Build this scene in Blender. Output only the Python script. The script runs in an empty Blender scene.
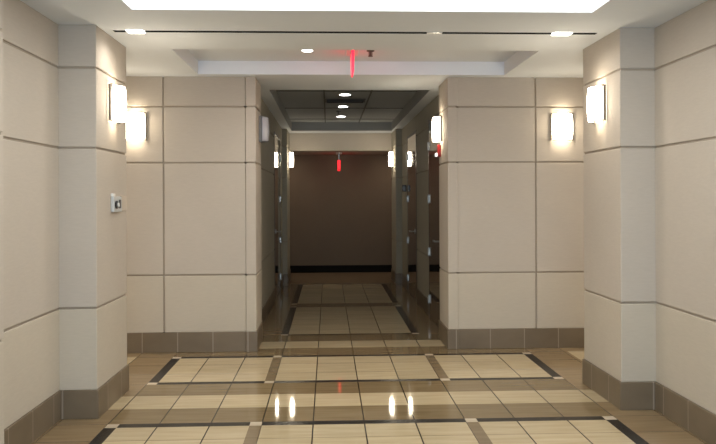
import bpy, bmesh, math, random
from mathutils import Matrix, Vector
T = 0.305                      # one floor tile; all coordinates below are in tiles
col = bpy.context.scene.collection
random.seed(4)

# ------------------------------------------------------------------ materials
def nmat(name):
    m = bpy.data.materials.new(name); m.use_nodes = True
    nt = m.node_tree; return m, nt, nt.nodes['Principled BSDF']
def rgb(c): return (c[0], c[1], c[2], 1)
def plain(name, c, rough=.5, metal=0, emit=None, es=0, spec=.5):
    m, nt, b = nmat(name)
    n = nt.nodes.new('ShaderNodeTexNoise'); n.inputs['Scale'].default_value = 14; n.inputs['Detail'].default_value = 4
    r = nt.nodes.new('ShaderNodeMapRange'); r.inputs['To Min'].default_value = .94; r.inputs['To Max'].default_value = 1.06
    nt.links.new(n.outputs['Fac'], r.inputs['Value'])
    mx = nt.nodes.new('ShaderNodeVectorMath'); mx.operation = 'SCALE'; mx.inputs[0].default_value = c[:3]
    nt.links.new(r.outputs['Result'], mx.inputs['Scale'])
    nt.links.new(mx.outputs['Vector'], b.inputs['Base Color'])
    b.inputs['Roughness'].default_value = rough; b.inputs['Metallic'].default_value = metal
    b.inputs['Specular IOR Level'].default_value = spec
    if emit:
        b.inputs['Emission Color'].default_value = rgb(emit); b.inputs['Emission Strength'].default_value = es
    return m
def plaster(name, c, amp=.05):
    m, nt, b = nmat(name)
    g = nt.nodes.new('ShaderNodeNewGeometry')
    n1 = nt.nodes.new('ShaderNodeTexNoise'); n1.inputs['Scale'].default_value = 2.2; n1.inputs['Detail'].default_value = 5
    mp = nt.nodes.new('ShaderNodeMapping'); mp.inputs['Scale'].default_value = (18, 18, 130)
    n2 = nt.nodes.new('ShaderNodeTexNoise'); n2.inputs['Scale'].default_value = 1.0; n2.inputs['Detail'].default_value = 3
    nt.links.new(g.outputs['Position'], n1.inputs['Vector']); nt.links.new(g.outputs['Position'], mp.inputs['Vector'])
    nt.links.new(mp.outputs['Vector'], n2.inputs['Vector'])
    ad = nt.nodes.new('ShaderNodeMath'); ad.operation = 'ADD'
    nt.links.new(n1.outputs['Fac'], ad.inputs[0]); nt.links.new(n2.outputs['Fac'], ad.inputs[1])
    r = nt.nodes.new('ShaderNodeMapRange'); r.inputs['From Min'].default_value = .6; r.inputs['From Max'].default_value = 1.4
    r.inputs['To Min'].default_value = 1-amp; r.inputs['To Max'].default_value = 1+amp
    nt.links.new(ad.outputs[0], r.inputs['Value'])
    mx = nt.nodes.new('ShaderNodeVectorMath'); mx.operation = 'SCALE'; mx.inputs[0].default_value = c[:3]
    nt.links.new(r.outputs['Result'], mx.inputs['Scale']); nt.links.new(mx.outputs['Vector'], b.inputs['Base Color'])
    bp = nt.nodes.new('ShaderNodeBump'); bp.inputs['Strength'].default_value = .15; bp.inputs['Distance'].default_value = .002
    nt.links.new(n2.outputs['Fac'], bp.inputs['Height']); nt.links.new(bp.outputs['Normal'], b.inputs['Normal'])
    b.inputs['Roughness'].default_value = .75; b.inputs['Specular IOR Level'].default_value = .25
    return m
def tile(name, c, c2, grout, rough=.1, wx=.04, wy=0.0, wz=0.0, gy=None, streak=6, var=.06):
    """stone tile, joints wherever a world coordinate is a whole number of tiles"""
    m, nt, b = nmat(name)
    N = nt.nodes.new; L = nt.links.new
    g = N('ShaderNodeNewGeometry')
    sc = N('ShaderNodeVectorMath'); sc.operation = 'SCALE'; sc.inputs['Scale'].default_value = 1/T
    L(g.outputs['Position'], sc.inputs[0])
    sp = N('ShaderNodeSeparateXYZ'); L(sc.outputs['Vector'], sp.inputs[0])
    nsp = N('ShaderNodeSeparateXYZ'); L(g.outputs['True Normal'], nsp.inputs[0])
    def math_(op, a, b_=None, c_=None):
        n = N('ShaderNodeMath'); n.operation = op
        for i, v in enumerate((a, b_, c_)):
            if v is None: continue
            if isinstance(v, (int, float)): n.inputs[i].default_value = v
            else: L(v, n.inputs[i])
        return n.outputs[0]
    def line(ch, w, nrm):
        f = math_('PINGPONG', sp.outputs[ch], .5)          # 0 at whole numbers
        l = math_('LESS_THAN', f, w/2)
        k = math_('LESS_THAN', math_('ABSOLUTE', nsp.outputs[nrm]), .5)
        return math_('MULTIPLY', l, k)
    gx = line('X', wx, 'X'); gyv = line('Y', wy, 'Y')
    # per tile tint
    fx = math_('FLOOR', sp.outputs['X']); fy_ = math_('FLOOR', sp.outputs['Y'])
    cb = N('ShaderNodeCombineXYZ'); L(fx, cb.inputs[0]); L(fy_, cb.inputs[1])
    wn = N('ShaderNodeTexWhiteNoise'); wn.noise_dimensions = '3D'; L(cb.outputs[0], wn.inputs['Vector'])
    mp = N('ShaderNodeMapping'); mp.inputs['Scale'].default_value = (.6, streak, 1); L(sc.outputs['Vector'], mp.inputs['Vector'])
    n = N('ShaderNodeTexNoise'); n.inputs['Scale'].default_value = 1.3; n.inputs['Detail'].default_value = 6; L(mp.outputs['Vector'], n.inputs['Vector'])
    ra = N('ShaderNodeMapRange'); ra.inputs['From Min'].default_value = .3; ra.inputs['From Max'].default_value = .7; L(n.outputs['Fac'], ra.inputs['Value'])
    mix = N('ShaderNodeMix'); mix.data_type = 'RGBA'; mix.inputs['A'].default_value = rgb(c); mix.inputs['B'].default_value = rgb(c2)
    L(ra.outputs['Result'], mix.inputs['Factor'])
    br = math_('MULTIPLY_ADD', wn.outputs['Value'], var*2, 1-var)
    s2 = N('ShaderNodeVectorMath'); s2.operation = 'SCALE'; L(mix.outputs['Result'], s2.inputs[0]); L(br, s2.inputs['Scale'])
    m1 = N('ShaderNodeMix'); m1.data_type = 'RGBA'; L(gyv, m1.inputs['Factor']); L(s2.outputs['Vector'], m1.inputs['A']); m1.inputs['B'].default_value = rgb(gy or grout)
    m2 = N('ShaderNodeMix'); m2.data_type = 'RGBA'; L(gx, m2.inputs['Factor']); L(m1.outputs['Result'], m2.inputs['A']); m2.inputs['B'].default_value = rgb(grout)
    L(m2.outputs['Result'], b.inputs['Base Color'])
    n3 = N('ShaderNodeTexNoise'); n3.inputs['Scale'].default_value = 3; L(sc.outputs['Vector'], n3.inputs['Vector'])
    b_in = math_('MULTIPLY_ADD', n3.outputs['Fac'], .04, rough-.02)
    L(b_in, b.inputs['Roughness'])
    b.inputs['Specular IOR Level'].default_value = .5
    return m

M = {}
WALLC = (.50, .448, .385)
M['plaster'] = plaster('wall_plaster', WALLC)
M['plaster_low'] = plaster('wall_plaster_lower', (.515, .462, .38))
M['plaster_dim'] = plaster('corridor_plaster_dimmed', (.405, .375, .30))  # darker copy of the wall plaster, corridor dimness put into the colour
M['groove'] = plain('groove_shadow', (.36, .31, .25), .9)
M['ceiling'] = plaster('ceiling_paint', (.71, .75, .785), .012)
M['tray'] = plaster('tray_paint_daylit', (.84, .89, .97), .01)  # lighter than the ceiling: daylight on the tray's cross faces put into colour
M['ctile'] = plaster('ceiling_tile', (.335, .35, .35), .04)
M['ctray'] = plaster('corridor_tray_side', (.33, .335, .325), .02)
M['tbar'] = plain('ceiling_grid', (.10, .10, .09), .7)
M['endwall'] = plaster('end_wall_brown', (.20, .15, .108), .06)
M['black'] = plain('black_base', (.012, .011, .010), .8, spec=.1)
M['slot'] = plain('slot_black', (.02, .02, .02), .6)
CR, CR2 = (.44, .355, .215), (.55, .455, .30)
M['cream'] = tile('floor_cream_tile', CR, CR2, (.025, .017, .010), .045, .026, .016, gy=(.15, .11, .065))
M['cream_stripe'] = tile('floor_cream_stripe', CR, CR2, (.025, .017, .010), .045, .026, 0)
M['brown'] = tile('floor_brown_tile', (.175, .125, .062), (.235, .175, .098), (.025, .017, .010), .05, .026, 0)
M['brown_edge'] = tile('floor_brown_border', (.225, .16, .088), (.285, .208, .12), (.10, .07, .045), .13, .02, .02)
M['band'] = tile('floor_band', (.175, .13, .075), (.24, .18, .11), (.05, .035, .02), .08, .0, .0)
M['dark'] = tile('floor_dark_strip', (.012, .011, .011), (.022, .020, .018), (.01, .01, .01), .22, 0, 0)
M['dark'].node_tree.nodes['Principled BSDF'].inputs['Specular IOR Level'].default_value = .25
M['accent'] = tile('floor_accent_square', (.50, .42, .32), (.6, .52, .40), (.3, .2, .15), .1, 0, 0)
M['far'] = plain('far_floor_carpet', (.20, .145, .095), .7, spec=.15)
M['base'] = tile('base_tile', (.155, .118, .076), (.20, .155, .104), (.30, .25, .20), .38, .028, .028, streak=1, var=.05)
M['door'] = plain('door_veneer', (.022, .014, .010), .05, 0, spec=1.0)
M['door'].node_tree.nodes['Principled BSDF'].inputs['Coat Weight'].default_value = 1
M['door'].node_tree.nodes['Principled BSDF'].inputs['Coat Roughness'].default_value = .04
M['frame'] = plain('door_frame', (.06, .045, .035), .3)
M['steel'] = plain('brushed_steel', (.40, .40, .38), .35, 1)
M['bronze'] = plain('sconce_metal', (.20, .18, .16), .35, 1)
M['glass_lit'] = plain('lit_frosted_glass', (.9, .88, .82), .4, 0, (1, .87, .67), 17)
M['glass_off'] = plain('unlit_frosted_glass', (.42, .42, .46), .15, 0)
M['panel'] = plain('luminous_panel', (.9, .9, .9), .5, 0, (1, .97, .90), 2.6)
M['lens'] = plain('lamp_lens', (.9, .9, .9), .5, 0, (1, .97, .92), 9)
M['slotlens'] = plain('slot_lens', (.9, .9, .9), .5, 0, (1, .96, .88), 4)
M['white'] = plain('white_metal', (.75, .75, .73), .35)
M['grey'] = plain('grey_plastic', (.50, .52, .52), .3)
M['cover'] = plain('cover_plate', (.55, .48, .40), .45)
M['blackp'] = plain('black_plastic', (.01, .01, .01), .3)
M['redp'] = plain('red_plastic', (.22, .006, .006), .3)
M['redglow'] = plain('red_acrylic', (.8, .03, .05), .3, 0, (1, .02, .05), 1.7)
M['redglow_dim'] = plain('red_acrylic_far', (.8, .02, .03), .3, 0, (1, .012, .02), 1.1)
M['strobe'] = plain('strobe_lens', (.9, .9, .9), .1, 0, (1, 1, 1), .6)

# ------------------------------------------------------------------ geometry helpers (tile units)
def box(bm, x0, x1, y0, y1, z0, z1, mi=0, bev=0):
    r = bmesh.ops.create_cube(bm, size=1)
    vs = r['verts']
    for v in vs:
        v.co = Vector(((x0+x1)/2+v.co.x*(x1-x0), (y0+y1)/2+v.co.y*(y1-y0), (z0+z1)/2+v.co.z*(z1-z0)))
    fs = set(f for v in vs for f in v.link_faces)
    for f in fs: f.material_index = mi
    if bev:
        es = list(set(e for v in vs for e in v.link_edges))
        r = bmesh.ops.bevel(bm, geom=es, offset=bev, segments=2, profile=.5, affect='EDGES')
        for f in r['faces']: f.material_index = mi
def cyl(bm, c, r, depth, axis='Z', seg=24, mi=0, r2=None):
    mt = {'Z': Matrix.Identity(4), 'X': Matrix.Rotation(math.pi/2, 4, 'Y'), 'Y': Matrix.Rotation(-math.pi/2, 4, 'X')}[axis]
    res = bmesh.ops.create_cone(bm, cap_ends=True, segments=seg, radius1=r, radius2=r if r2 is None else r2, depth=depth, matrix=Matrix.Translation(Vector(c)) @ mt)
    for v in res['verts']:
        for f in v.link_faces: f.material_index = mi
def quad(bm, pts, mi=0):
    f = bm.faces.new([bm.verts.new(p) for p in pts]); f.material_index = mi; return f
def obj(name, bm, mats, parent=None, kind=None, smooth=False, loc=None):
    bmesh.ops.recalc_face_normals(bm, faces=bm.faces) if kind != 'sheet' else None
    me = bpy.data.meshes.new(name)
    for v in bm.verts: v.co *= T
    bm.to_mesh(me); bm.free()
    for m in (mats if isinstance(mats, list) else [mats]): me.materials.append(m)
    o = bpy.data.objects.new(name, me); col.objects.link(o)
    if parent: o.parent = parent
    if loc: o.location = Vector(loc)*T
    if kind == 'structure' or kind == 'sheet': o['kind'] = 'structure'
    if smooth:
        for p in me.polygons: p.use_smooth = True
    return o
def thing(name, label, cat, loc, rz=0, group=None):
    o = bpy.data.objects.new(name, None); col.objects.link(o)
    o.empty_display_size = .05
    o.location = Vector(loc)*T; o.rotation_euler = (0, 0, rz); o['label'] = label; o['category'] = cat
    if group: o['group'] = group
    return o

# ------------------------------------------------------------------ camera
f_, yaw, pit, rol, ch, cx, cy, sy = 725.77, .040754, -.00133, -.003974, 4.3952, 1.3149, -14.347, -24.97
cam = bpy.data.objects.new('camera', bpy.data.cameras.new('camera')); col.objects.link(cam)
xr = Vector((math.cos(yaw), -math.sin(yaw), 0)); yf = Vector((math.sin(yaw), math.cos(yaw), 0)); zz = Vector((0, 0, 1))
D = math.cos(pit)*yf-math.sin(pit)*zz; U = math.sin(pit)*yf+math.cos(pit)*zz
R2 = math.cos(rol)*xr+math.sin(rol)*U; U2 = -math.sin(rol)*xr+math.cos(rol)*U
mw = Matrix((( R2.x, U2.x, -D.x, cx*T), (R2.y, U2.y, -D.y, cy*T), (R2.z, U2.z, -D.z, ch*T), (0, 0, 0, 1)))
cam.matrix_world = mw
cam.data.sensor_width = 36; cam.data.lens = f_/716*36; cam.data.shift_y = sy/716; cam.data.clip_start = .05
bpy.context.scene.camera = cam

# ------------------------------------------------------------------ floor: one sheet of cells, each with its stone
HB, H3, H2, H1, HC = .573, 2.205, 5.42, 7.03, 7.89
G = .045
def floor_mat(x, y):
    CRE, CRS, BR, BE, BA, DK, AC = range(7)
    inx = -3 < x < 7
    # lateral dark lines: (y0, y1) with panel bands
    for (a, b) in ((-.23, 0), (3, 3.2), (5.8, 6), (-3.2, -3)):
        if a < y < b and inx:
            if -.23 < x < 0 or 4 < x < 4.23 or x < -2.77 or x > 6.77: return AC
            return DK
    if (3.2 < y < 5.8 or -3 < y < -.23) and inx:
        if x < -2.77 or x > 6.77: return DK
        if -.23 < x < 0 or 4 < x < 4.23: return BA
        return CRE
    if y < 9 and (inx or (-3.4 < x < 7.4 and 1 < y < 2)):
        for k in (-6, 0, 6):
            if k+1 < y < k+2: return CRS
        if -.0 < y < 9 or -6 < y < -3.2:
            return BR
        return BE
    if y > 9 and -.23 < x < 4.23:
        if 9 < y < 9.17 or 22.83 < y < 23: return AC if (x < 0 or x > 4) else DK
        if 15 < y < 15.17 or 15.83 < y < 16:
            return AC if (x < 0 or x > 4) else BR
        if 15.17 < y < 15.83: return BR
        if 9.17 < y < 22.83: return DK if (x < 0 or x > 4) else CRE
    if (x < -4 or x > 8.1) and 3.2 < y < 6.1: return CRE
    if y > 23: return 7
    return BE
xs = sorted({-13, -8, -4, -3.4, -3, -2.77, -.23, 0, 4, 4.23, 6.77, 7, 7.4, 8.1, 12, 17})
ys = sorted({-19, -12, -6, -5, -4, -3.2, -3, -.23, 0, 1, 2, 3, 3.2, 5.8, 6, 6.1, 7, 8, 9, 9.17, 15, 15.17, 15.83, 16, 22.83, 23, 29.5})
bm = bmesh.new(); V = {}
def vert(x, y):
    if (x, y) not in V: V[x, y] = bm.verts.new((x, y, 0))
    return V[x, y]
for i in range(len(xs)-1):
    for j in range(len(ys)-1):
        x0, x1, y0, y1 = xs[i], xs[i+1], ys[j], ys[j+1]
        f = bm.faces.new([vert(x0, y0), vert(x1, y0), vert(x1, y1), vert(x0, y1)])
        f.material_index = floor_mat((x0+x1)/2, (y0+y1)/2)
obj('floor', bm, [M[k] for k in ('cream', 'cream_stripe', 'brown', 'brown_edge', 'band', 'dark', 'accent', 'far')], kind='sheet')

# ------------------------------------------------------------------ ceiling with recesses
PAN = (-2.3, 6.32, -7.5, -.8); SLOT = (-3.14, 7.06, .88, 1.05); TRAY = (-2.33, 6.35, 2.78, 6.2); CT = (-.58, 4.62, 9.1, 23.4)
holes = [(PAN, .5), (SLOT, .2), (TRAY, .38), (CT, .46)]
cxs = sorted({-13, 17} | {v for h, _ in holes for v in h[:2]}); cys = sorted({-18.5, 29.2} | {v for h, _ in holes for v in h[2:]})
bm = bmesh.new()
for i in range(len(cxs)-1):
    for j in range(len(cys)-1):
        mx_, my_ = (cxs[i]+cxs[i+1])/2, (cys[j]+cys[j+1])/2
        if any(h[0] < mx_ < h[1] and h[2] < my_ < h[3] for h, _ in holes): continue
        quad(bm, [(cxs[i], cys[j], HC), (cxs[i], cys[j+1], HC), (cxs[i+1], cys[j+1], HC), (cxs[i+1], cys[j], HC)])
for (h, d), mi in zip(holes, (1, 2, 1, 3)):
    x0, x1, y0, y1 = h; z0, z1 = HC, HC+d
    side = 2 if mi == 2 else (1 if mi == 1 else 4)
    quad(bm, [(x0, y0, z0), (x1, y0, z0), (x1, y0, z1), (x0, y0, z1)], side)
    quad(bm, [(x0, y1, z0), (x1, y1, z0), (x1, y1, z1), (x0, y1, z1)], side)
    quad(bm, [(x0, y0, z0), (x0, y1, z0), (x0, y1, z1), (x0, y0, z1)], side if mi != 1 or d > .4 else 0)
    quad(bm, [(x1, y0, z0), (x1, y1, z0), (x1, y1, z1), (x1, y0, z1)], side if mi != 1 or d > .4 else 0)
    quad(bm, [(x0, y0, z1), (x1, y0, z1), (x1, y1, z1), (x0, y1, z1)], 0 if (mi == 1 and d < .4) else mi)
# slab above (keeps daylight out)
box(bm, -13, 17, -18.5, 29.2, HC+.62, HC+.9, 0)
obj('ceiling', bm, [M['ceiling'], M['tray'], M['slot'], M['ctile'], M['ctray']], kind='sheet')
# ceiling grid in the corridor tray
bm = bmesh.new(); zt = HC+.46
for x in (1.17, 2.92): box(bm, x-.03, x+.03, CT[2], CT[3], zt-.03, zt)
for y in (12.4, 17.5, 21.9): box(bm, CT[0], CT[1], y-.035, y+.035, zt-.025, zt)
obj('trim_1', bm, M['tbar'], kind='structure')
# low ceiling and header of the far passage
bm = bmesh.new(); box(bm, -2.6, 6.6, 24.8, 29.2, 6.95, HC, bev=.01)
obj('trim_2', bm, M['plaster'], kind='structure')

# ------------------------------------------------------------------ walls: panel blocks with open joints over a recessed core
def blocks(bm, x0, x1, y0, y1, z_list=(HB, H3, H2, H1, HC), xsplit=(), ysplit=(), inset=.03):
    X = [x0]+list(xsplit)+[x1]; Y = [y0]+list(ysplit)+[y1]
    for i in range(len(X)-1):
        for j in range(len(Y)-1):
            for k in range(len(z_list)-1):
                a = G/2 if i > 0 else 0; b = G/2 if i < len(X)-2 else 0
                c = G/2 if j > 0 else 0; d = G/2 if j < len(Y)-2 else 0
                e = G/2 if k > 0 else 0; f = G/2 if k < len(z_list)-2 else 0
                box(bm, X[i]+a, X[i+1]-b, Y[j]+c, Y[j+1]-d, z_list[k]+e, z_list[k+1]-f, 2 if z_list[k+1] < 3 else 0, .014)
    box(bm, x0+inset, x1-inset, y0+inset, y1-inset, z_list[0]+.02, z_list[-1]-.02, 1)
WM = [M['plaster'], M['groove'], M['plaster_low']]
def wall(name, parts, kind='structure'):
    bm = bmesh.new()
    for p in parts: blocks(bm, *p[:4], **(p[4] if len(p) > 4 else {}))
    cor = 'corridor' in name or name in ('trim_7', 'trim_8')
    return obj(name, bm, [M['plaster_dim'], M['groove'], M['plaster_dim']] if cor else WM, kind='structure')
P0, P1 = .4, 2.58
wall('wall_left', [(-4.7, -4.07, -2.8, P0+.05), (-4.7, -3.75, -18, -2.8)])
wall('wall_right', [(8.07, 8.7, -18, P0+.05)])
wall('trim_3', [(-4.7, -3.33, P0, P1)])            # left pilaster
wall('trim_4', [(7.34, 8.7, P0, P1)])              # right pilaster
wall('wall_side_left', [(-12.5, -4.7, P0+1, P1-.02), (-12.9, -12.4, P1-.02, 6.6)])
wall('wall_side_right', [(8.7, 16, P0+1, P1-.02), (16, 16.5, P1-.02, 6.6)])
wall('wall_back_left', [(-12.9, -1.06, 6.6, 7.2, dict(xsplit=(-7.4, -3.39)))])
wall('wall_back_right', [(5.06, 16.5, 6.6, 7.2, dict(xsplit=(7.36, 11.4)))])
wall('trim_5', [(-1.05, -.76, 6.57, 8.25)])
wall('trim_6', [(4.78, 5.07, 6.57, 8.25)])
LX, RX = -1.0, 5.05
DH = 7.15
LV = (HB, H3, H2, H1, HC)
TOPZ = (DH+.12, HC)
DL = (17.0, 20.5); D1 = (9.2, 12.4); D2 = (16.4, 19.6)
wall('wall_corridor_left', [(-1.6, LX, 7.2, DL[0]-.15), (-1.6, LX, DL[1]+.15, 22.35), (-1.6, LX, DL[0]-.15, DL[1]+.15, dict(z_list=TOPZ))])
wall('wall_corridor_right', [(RX, 5.65, 7.2, D1[0]-.15), (RX, 5.65, D1[1]+.15, D2[0]-.15), (RX, 5.65, D2[1]+.15, 22.35),
     (RX, 5.65, D1[0]-.15, D1[1]+.15, dict(z_list=TOPZ)), (RX, 5.65, D2[0]-.15, D2[1]+.15, dict(z_list=TOPZ))])
wall('trim_7', [(-1.6, -.76, 22.3, 24.83)])
wall('trim_8', [(4.73, 5.65, 22.3, 24.83)])
bm = bmesh.new(); box(bm, -3, -2.5, 24.83, 29, 0, HC); box(bm, -2.5, -1.6, 24.6, 24.83, 0, HC); obj('wall_end_left', bm, M['endwall'], kind='structure')
bm = bmesh.new(); box(bm, 6.5, 7, 24.83, 29, 0, HC); box(bm, 5.65, 6.5, 24.6, 24.83, 0, HC); obj('wall_end_right', bm, M['endwall'], kind='structure')
bm = bmesh.new(); box(bm, -2.5, 6.5, 28.6, 29, 0, 6.95); obj('wall_end', bm, M['endwall'], kind='structure')
bm = bmesh.new(); box(bm, -2.5, 6.5, 28.5, 28.6, 0, .42, bev=.01); obj('baseboard_end', bm, M['black'], kind='structure')
# ---- tiled baseboards
def base(name, parts, e=.035):
    bm = bmesh.new()
    for (x0, x1, y0, y1) in parts: box(bm, x0-e, x1+e, y0-e, y1+e, 0, HB, 0, .012)
    obj(name, bm, M['base'], kind='structure')
base('baseboard_left', [(-4.7, -4.07, -2.8, P0), (-4.7, -3.75, -18, -2.8)])
base('baseboard_right', [(8.07, 8.7, -18, P0)])
base('baseboard_pilaster_left', [(-4.7, -3.33, P0, P1)])
base('baseboard_pilaster_right', [(7.34, 8.7, P0, P1)])
base('baseboard_side_left', [(-12.5, -4.75, P0+1, P1-.02), (-12.9, -12.4, P1+.05, 6.5)])
base('baseboard_side_right', [(8.75, 16, P0+1, P1-.02), (16, 16.5, P1+.05, 6.5)])
base('baseboard_back_left', [(-12.4, -1.10, 6.6, 7.2)])
base('baseboard_back_right', [(5.11, 16, 6.6, 7.2)])
base('baseboard_corner_left', [(-1.03, -.76, 6.57, 8.25)])
base('baseboard_corner_right', [(4.78, 5.05, 6.57, 8.25)])
base('baseboard_corridor_left', [(-1.6, LX, 8.3, DL[0]-.19), (-1.6, LX, DL[1]+.19, 22.25)])
base('baseboard_corridor_right', [(RX, 5.65, 8.3, D1[0]-.19), (RX, 5.65, D1[1]+.19, D2[0]-.19), (RX, 5.65, D2[1]+.19, 22.25)])
base('baseboard_far_left', [(-1.6, -.76, 22.3, 24.83)])
base('baseboard_far_right', [(4.73, 5.65, 22.3, 24.83)])

# ------------------------------------------------------------------ doors
def door(n, xf, sgn, y0, y1, hinge_far=True, zhinge=(.65, 2.4, 4.35, 6.3), lever=True):
    """xf: wall face, sgn: +1 when the corridor lies toward +x"""
    bm = bmesh.new(); w = .012*sgn
    xa, xb = sorted((xf+w, xf-.12*sgn)); box(bm, xa, xb, y0, y1, .03, DH, 0, .008)
    d = obj('door_%d' % n, bm, M['door'], kind='structure')
    bm = bmesh.new(); xa, xb = sorted((xf+.018*sgn, xf-.5*sgn))
    box(bm, xa, xb, y0-.15, y0, 0, DH+.12, bev=.01); box(bm, xa, xb, y1, y1+.15, 0, DH+.12, bev=.01); box(bm, xa, xb, y0, y1, DH, DH+.12, bev=.01)
    obj('door_frame', bm, M['frame'], d)
    yh = y1-.01 if hinge_far else y0+.01
    for z in zhinge:
        bm = bmesh.new(); cyl(bm, (xf+.05*sgn, yh, z), .028, .27, seg=14)
        cyl(bm, (xf+.05*sgn, yh, z+.145), .033, .025, seg=14); cyl(bm, (xf+.05*sgn, yh, z-.145), .033, .025, seg=14)
        xa, xb = sorted((xf+.01*sgn, xf+.028*sgn)); box(bm, xa, xb, yh-.03, yh+.06, z-.12, z+.12)
        obj('hinge', bm, M['steel'], d, smooth=False)
    if lever:
        yl = y0+.28 if hinge_far else y1-.28
        bm = bmesh.new(); cyl(bm, (xf+.03*sgn, yl, 2.95), .1, .04, 'X'); cyl(bm, (xf+.13*sgn, yl, 2.95), .03, .2, 'X', 12)
        xa, xb = sorted((xf+.2*sgn, xf+.25*sgn)); box(bm, xa, xb, yl-.04, yl+.42, 2.92, 2.98, bev=.01)
        obj('door_handle', bm, M['steel'], d)
    return d
door(1, LX, +1, *DL)
door(2, RX, -1, *D1)
door(3, RX, -1, *D2)

# ------------------------------------------------------------------ wall sconces
def sconce(label, loc, rz, lit=True):
    """local frame: wall plane y=0, fixture points to -y, loc at its centre"""
    t = thing('wall_sconce', label, 'wall lamp', loc, rz, 'wall sconces')
    w, h = .305, .39
    bm = bmesh.new()
    box(bm, -.20, .20, -.035, -.002, -.34, .34, bev=.008)
    obj('back_plate', bm, M['bronze'], t)
    bm = bmesh.new()
    for s in (-1, 1):
        box(bm, s*(w+.012)-.012, s*(w+.012)+.012, -.07, -.012, -h, h, bev=.004)           # side rails
        box(bm, -w-.02, w+.02, -.09, -.06, s*h-.012, s*h+.012, bev=.004)                  # top and bottom bars
        box(bm, s*.16-.012, s*.16+.012, -.075, -.03, -h, h)
    obj('frame', bm, M['bronze'], t)
    bm = bmesh.new(); nu, nv = 20, 12; grid = []
    for j in range(nv+1):
        v = -1+2*j/nv; row = []
        for i in range(nu+1):
            u = -1+2*i/nu
            row.append(bm.verts.new((u*(w-.02)*(.90+.10*(1-v**4)), -.085-.185*(1-abs(u)**2.6)*(.86+.14*(1-v*v)), v*(h-.025))))
        grid.append(row)
    for j in range(nv):
        for i in range(nu): bm.faces.new((grid[j][i], grid[j][i+1], grid[j+1][i+1], grid[j+1][i]))
    s = obj('shade', bm, M['glass_lit'] if lit else M['glass_off'], t, smooth=True)
    md = s.modifiers.new('thickness', 'SOLIDIFY'); md.thickness = .006; md.offset = 1
    return t
Zs = 6.44
PI = math.pi
sconce('lit sconce on the inner side of the left pilaster, above the small grey switch box', (-3.33, 1.49, Zs), PI/2)
sconce('lit sconce on the inner side of the right foreground pilaster', (7.34, 1.45, Zs), -PI/2)
sconce('lit sconce on the recessed wall behind the left pilaster', (-4.19, 6.6, 6.46), 0)
sconce('lit sconce facing forward on the wall behind the right pilaster', (8.13, 6.6, 6.45), 0)
sconce('unlit grey glass sconce at the left corner of the corridor entrance', (-.76, 7.75, 6.48), PI/2, lit=False)
sconce('lit sconce at the right corner of the corridor entrance, above the red alarm', (4.78, 7.75, 6.48), -PI/2)
sconce('small far lit sconce on the left of the passage at the end of the corridor', (-.76, 23.2, 6.38), PI/2)
sconce('small far lit sconce on the right of the passage at the end of the corridor', (4.73, 23.2, 6.4), -PI/2)

# ------------------------------------------------------------------ ceiling fixtures
t = thing('ceiling_light_panel', 'large bright white luminous panel recessed in the foreground ceiling', 'ceiling light', (2.01, -4.15, HC+.45))
bm = bmesh.new(); box(bm, -4.29, 4.29, -3.33, 3.33, 0, .03); obj('diffuser', bm, M['panel'], t)
bm = bmesh.new()
for s in (-1, 1):
    box(bm, s*4.27-.02, s*4.27+.02, -3.33, 3.33, -.05, 0); box(bm, -4.25, 4.25, s*3.31-.02, s*3.31+.02, -.05, 0)
obj('panel_frame', bm, M['white'], t)
def slotlight(label, x, w):
    t = thing('slot_light', label, 'ceiling light', (x, .965, HC), 0)
    bm = bmesh.new(); box(bm, -w, w, -.13, .13, -.02, .02, bev=.005); obj('lens', bm, M['slotlens'], t)
    bm = bmesh.new(); box(bm, -w-.02, w+.02, -.08, .08, .03, .15); obj('housing', bm, M['white'], t)
slotlight('small bright rectangular light at the left end of the black ceiling slot', -2.69, .17)
slotlight('small bright rectangular light at the right end of the black ceiling slot', 6.31, .19)
bm = bmesh.new(); box(bm, -.16, .16, -.07, .07, -.01, .03, bev=.006); box(bm, -.12, .12, -.1, -.07, -.012, .0)
o = obj('slot_joint_plate', bm, M['white'], loc=(3.58, .965, HC)); o['label'] = 'small pale metal plate in the black ceiling slot right of centre'; o['category'] = 'ceiling plate'
def downlight(label, x, y, z, r=.17, grp=None):
    t = thing('downlight', label, 'ceiling light', (x, y, z), 0, grp)
    bm = bmesh.new(); cyl(bm, (0, 0, -.015), r*1.25, .03, seg=32); obj('trim_ring', bm, M['white'], t)
    bm = bmesh.new(); cyl(bm, (0, 0, -.03), r, .02, seg=32, r2=r*.9); obj('lens', bm, M['lens'], t)
downlight('round recessed downlight in the shallow ceiling tray left of the red exit sign', .78, 4.6, HC+.38, .135)
downlight('nearest of the three downlights in the corridor ceiling', 1.96, 13.23, HC+.46, .2, 'corridor downlights')
downlight('middle one of the three downlights in the corridor ceiling', 1.96, 16.83, HC+.46, .2, 'corridor downlights')
downlight('farthest of the three downlights in the corridor ceiling', 1.94, 20.63, HC+.46, .2, 'corridor downlights')
t = thing('ceiling_vent', 'dark slatted air vent between the first two corridor downlights', 'vent', (2.0, 15.0, HC+.46))
bm = bmesh.new(); box(bm, -.82, .82, -.5, .5, -.03, 0, bev=.01); obj('frame', bm, M['tbar'], t)
bm = bmesh.new()
for k in range(9): box(bm, -.74, .74, -.42+k*.1, -.39+k*.1, -.06, -.025)
obj('louver', bm, M['slot'], t)
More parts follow.
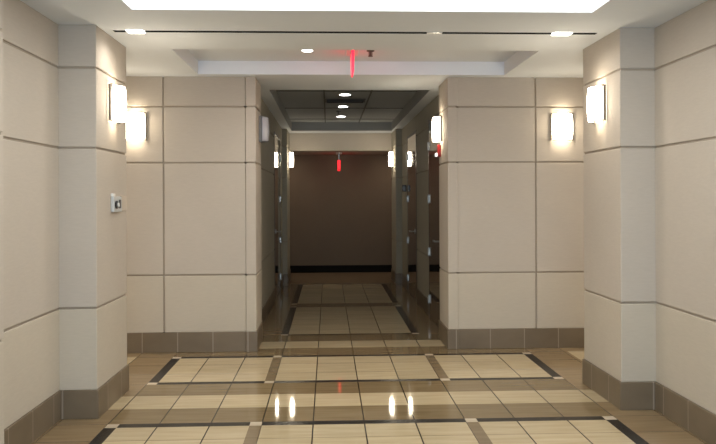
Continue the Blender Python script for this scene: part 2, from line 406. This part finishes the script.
def sprinkler(label, x, y, z):
    t = thing('sprinkler', label, 'sprinkler', (x, y, z))
    bm = bmesh.new(); cyl(bm, (0, 0, -.02), .1, .04, seg=20); obj('escutcheon', bm, M['tbar'], t)
    bm = bmesh.new(); cyl(bm, (0, 0, -.09), .03, .12, seg=12); cyl(bm, (0, 0, -.17), .06, .02, seg=16)
    box(bm, -.05, -.035, -.01, .01, -.16, -.05); box(bm, .035, .05, -.01, .01, -.16, -.05); obj('head', bm, M['bronze'], t)
sprinkler('small dark sprinkler head in the ceiling tray right of the red exit sign', 2.43, 4.6, HC+.38)
sprinkler('tiny dark sprinkler head in the corridor ceiling between the far downlights', 1.79, 18.6, HC+.46)
def exit_sign(label, x, y, z, top, h, L=.5, mat='redglow', th=.035, tp=.55):
    t = thing('exit_sign', label, 'exit sign', (x, y, z))
    bm = bmesh.new(); box(bm, -.16, .16, -L-.03, L+.03, -.05, 0, bev=.015); obj('canopy', bm, M['white'], t)
    bm = bmesh.new(); box(bm, -.045, .045, -L, L, -top, -.05, bev=.004); obj('channel', bm, M['bronze'], t)
    bm = bmesh.new()
    pts = [(-L, -top), (-L, -h+.06), (-L+.08, -h), (L-.08, -h), (L, -h+.06), (L, -top)]
    wd = lambda p: th*(1 if p[1] > -h+.1 else tp)
    a = [bm.verts.new((-wd(p), p[0], p[1])) for p in pts]; b = [bm.verts.new((wd(p), p[0], p[1])) for p in pts]
    bm.faces.new(a); bm.faces.new(b[::-1])
    for i in range(6): bm.faces.new((a[i], b[i], b[(i+1) % 6], a[(i+1) % 6]))
    obj('sign_panel', bm, M[mat], t)
exit_sign('glowing red exit sign seen edge-on, hanging from the ceiling tray', 1.96, 4.7, HC+.38, .08, .63)
exit_sign('small far red exit sign hanging edge-on before the dark end wall', 1.92, 27.0, 6.95, .42, 1.0, mat='redglow_dim', th=.08, tp=.9)

# ------------------------------------------------------------------ small wall devices
t = thing('wall_switch_box', 'small grey switch box with a round dial on the left pilaster', 'switch box', (-3.33, 1.7, 4.28))
bm = bmesh.new(); box(bm, 0, .07, -.36, .26, -.17, .17, bev=.02); obj('housing', bm, M['grey'], t)
bm = bmesh.new(); cyl(bm, (.085, -.2, -.01), .085, .04, 'X'); obj('dial', bm, M['blackp'], t)
bm = bmesh.new(); cyl(bm, (.115, -.17, -.01), .045, .03, 'X'); obj('dial_cap', bm, M['white'], t)
bm = bmesh.new(); box(bm, .065, .08, .02, .16, -.09, .10, bev=.005); obj('window', bm, M['blackp'], t)
bm = bmesh.new(); box(bm, 0, .06, -.36, -.2, .17, .23, bev=.01); obj('cable_entry', bm, M['white'], t)
bm = bmesh.new(); box(bm, 0, .025, .34, .8, -.15, .19, bev=.008); obj('cover_plate', bm, M['cover'], t)
t = thing('fire_alarm', 'small red fire alarm with white strobe under the corridor entrance sconce', 'fire alarm', (4.78, 7.95, 5.84))
bm = bmesh.new(); box(bm, -.1, 0, -.12, .12, -.19, .19, bev=.015); obj('housing', bm, M['redp'], t)
bm = bmesh.new(); box(bm, -.17, -.1, -.07, .07, -.18, -.07, bev=.015); obj('strobe', bm, M['strobe'], t)
t = thing('card_reader', 'small black device on the right corridor wall beside the far door', 'card reader', (RX, 20.3, 4.85))
bm = bmesh.new(); box(bm, -.2, 0, -.1, .1, -.16, .16, bev=.03); obj('housing', bm, M['blackp'], t)
bm = bmesh.new(); cyl(bm, (-.205, 0, -.02), .06, .03, 'X', 16); obj('lens', bm, M['glass_off'], t)

# ------------------------------------------------------------------ light: daylight through the open glazed front behind the camera, fixture lamps, added fills
w = bpy.data.worlds.new('world'); bpy.context.scene.world = w; w.use_nodes = True
bg = w.node_tree.nodes['Background']; bg.inputs['Color'].default_value = (.68, .84, 1, 1); bg.inputs['Strength'].default_value = 2.9
def area(name, loc, rot, sx, sy_, power, c):
    l = bpy.data.lights.new(name, 'AREA'); l.shape = 'RECTANGLE'; l.size = sx*T; l.size_y = sy_*T; l.energy = power; l.color = c
    o = bpy.data.objects.new(name, l); col.objects.link(o); o.location = Vector(loc)*T; o.rotation_euler = rot; return o
area('side_fill_left', (-9, 4.6, 7.7), (0, 0, 0), 3, 2, 26, (1, .92, .82))  # both side lamps are unseen fill, added to brighten the back wall
area('side_fill_right', (13, 4.6, 7.7), (0, 0, 0), 3, 2, 26, (1, .92, .82))
def spot(name, loc, power, size=2.4):
    l = bpy.data.lights.new(name, 'SPOT'); l.energy = power; l.spot_size = size; l.spot_blend = 1; l.shadow_soft_size = .04; l.color = (1, .93, .84)
    o = bpy.data.objects.new(name, l); col.objects.link(o); o.location = Vector(loc)*T
spot('downlight_lamp', (.78, 4.6, HC+.32), 36, 2.9)
spot('slot_lamp_left', (-2.69, .965, HC-.06), 10, 2.9)
spot('slot_lamp_right', (6.31, .965, HC-.06), 10, 2.9)
area('far_fill_left', (-1.6, 26.6, 6.9), (0, 0, 0), 1, 2, 2.2, (1, .85, .66))  # hidden fill pair, added to lift the end wall and low ceiling
area('far_fill_right', (5.6, 26.6, 6.9), (0, 0, 0), 1, 2, 2.2, (1, .85, .66))
sc = bpy.context.scene
sc.view_settings.view_transform = 'Standard'; sc.view_settings.look = 'None'; sc.view_settings.exposure = .37
sc.cycles.use_denoising = True
sc.cycles.max_bounces = 8; sc.cycles.diffuse_bounces = 5; sc.cycles.glossy_bounces = 4
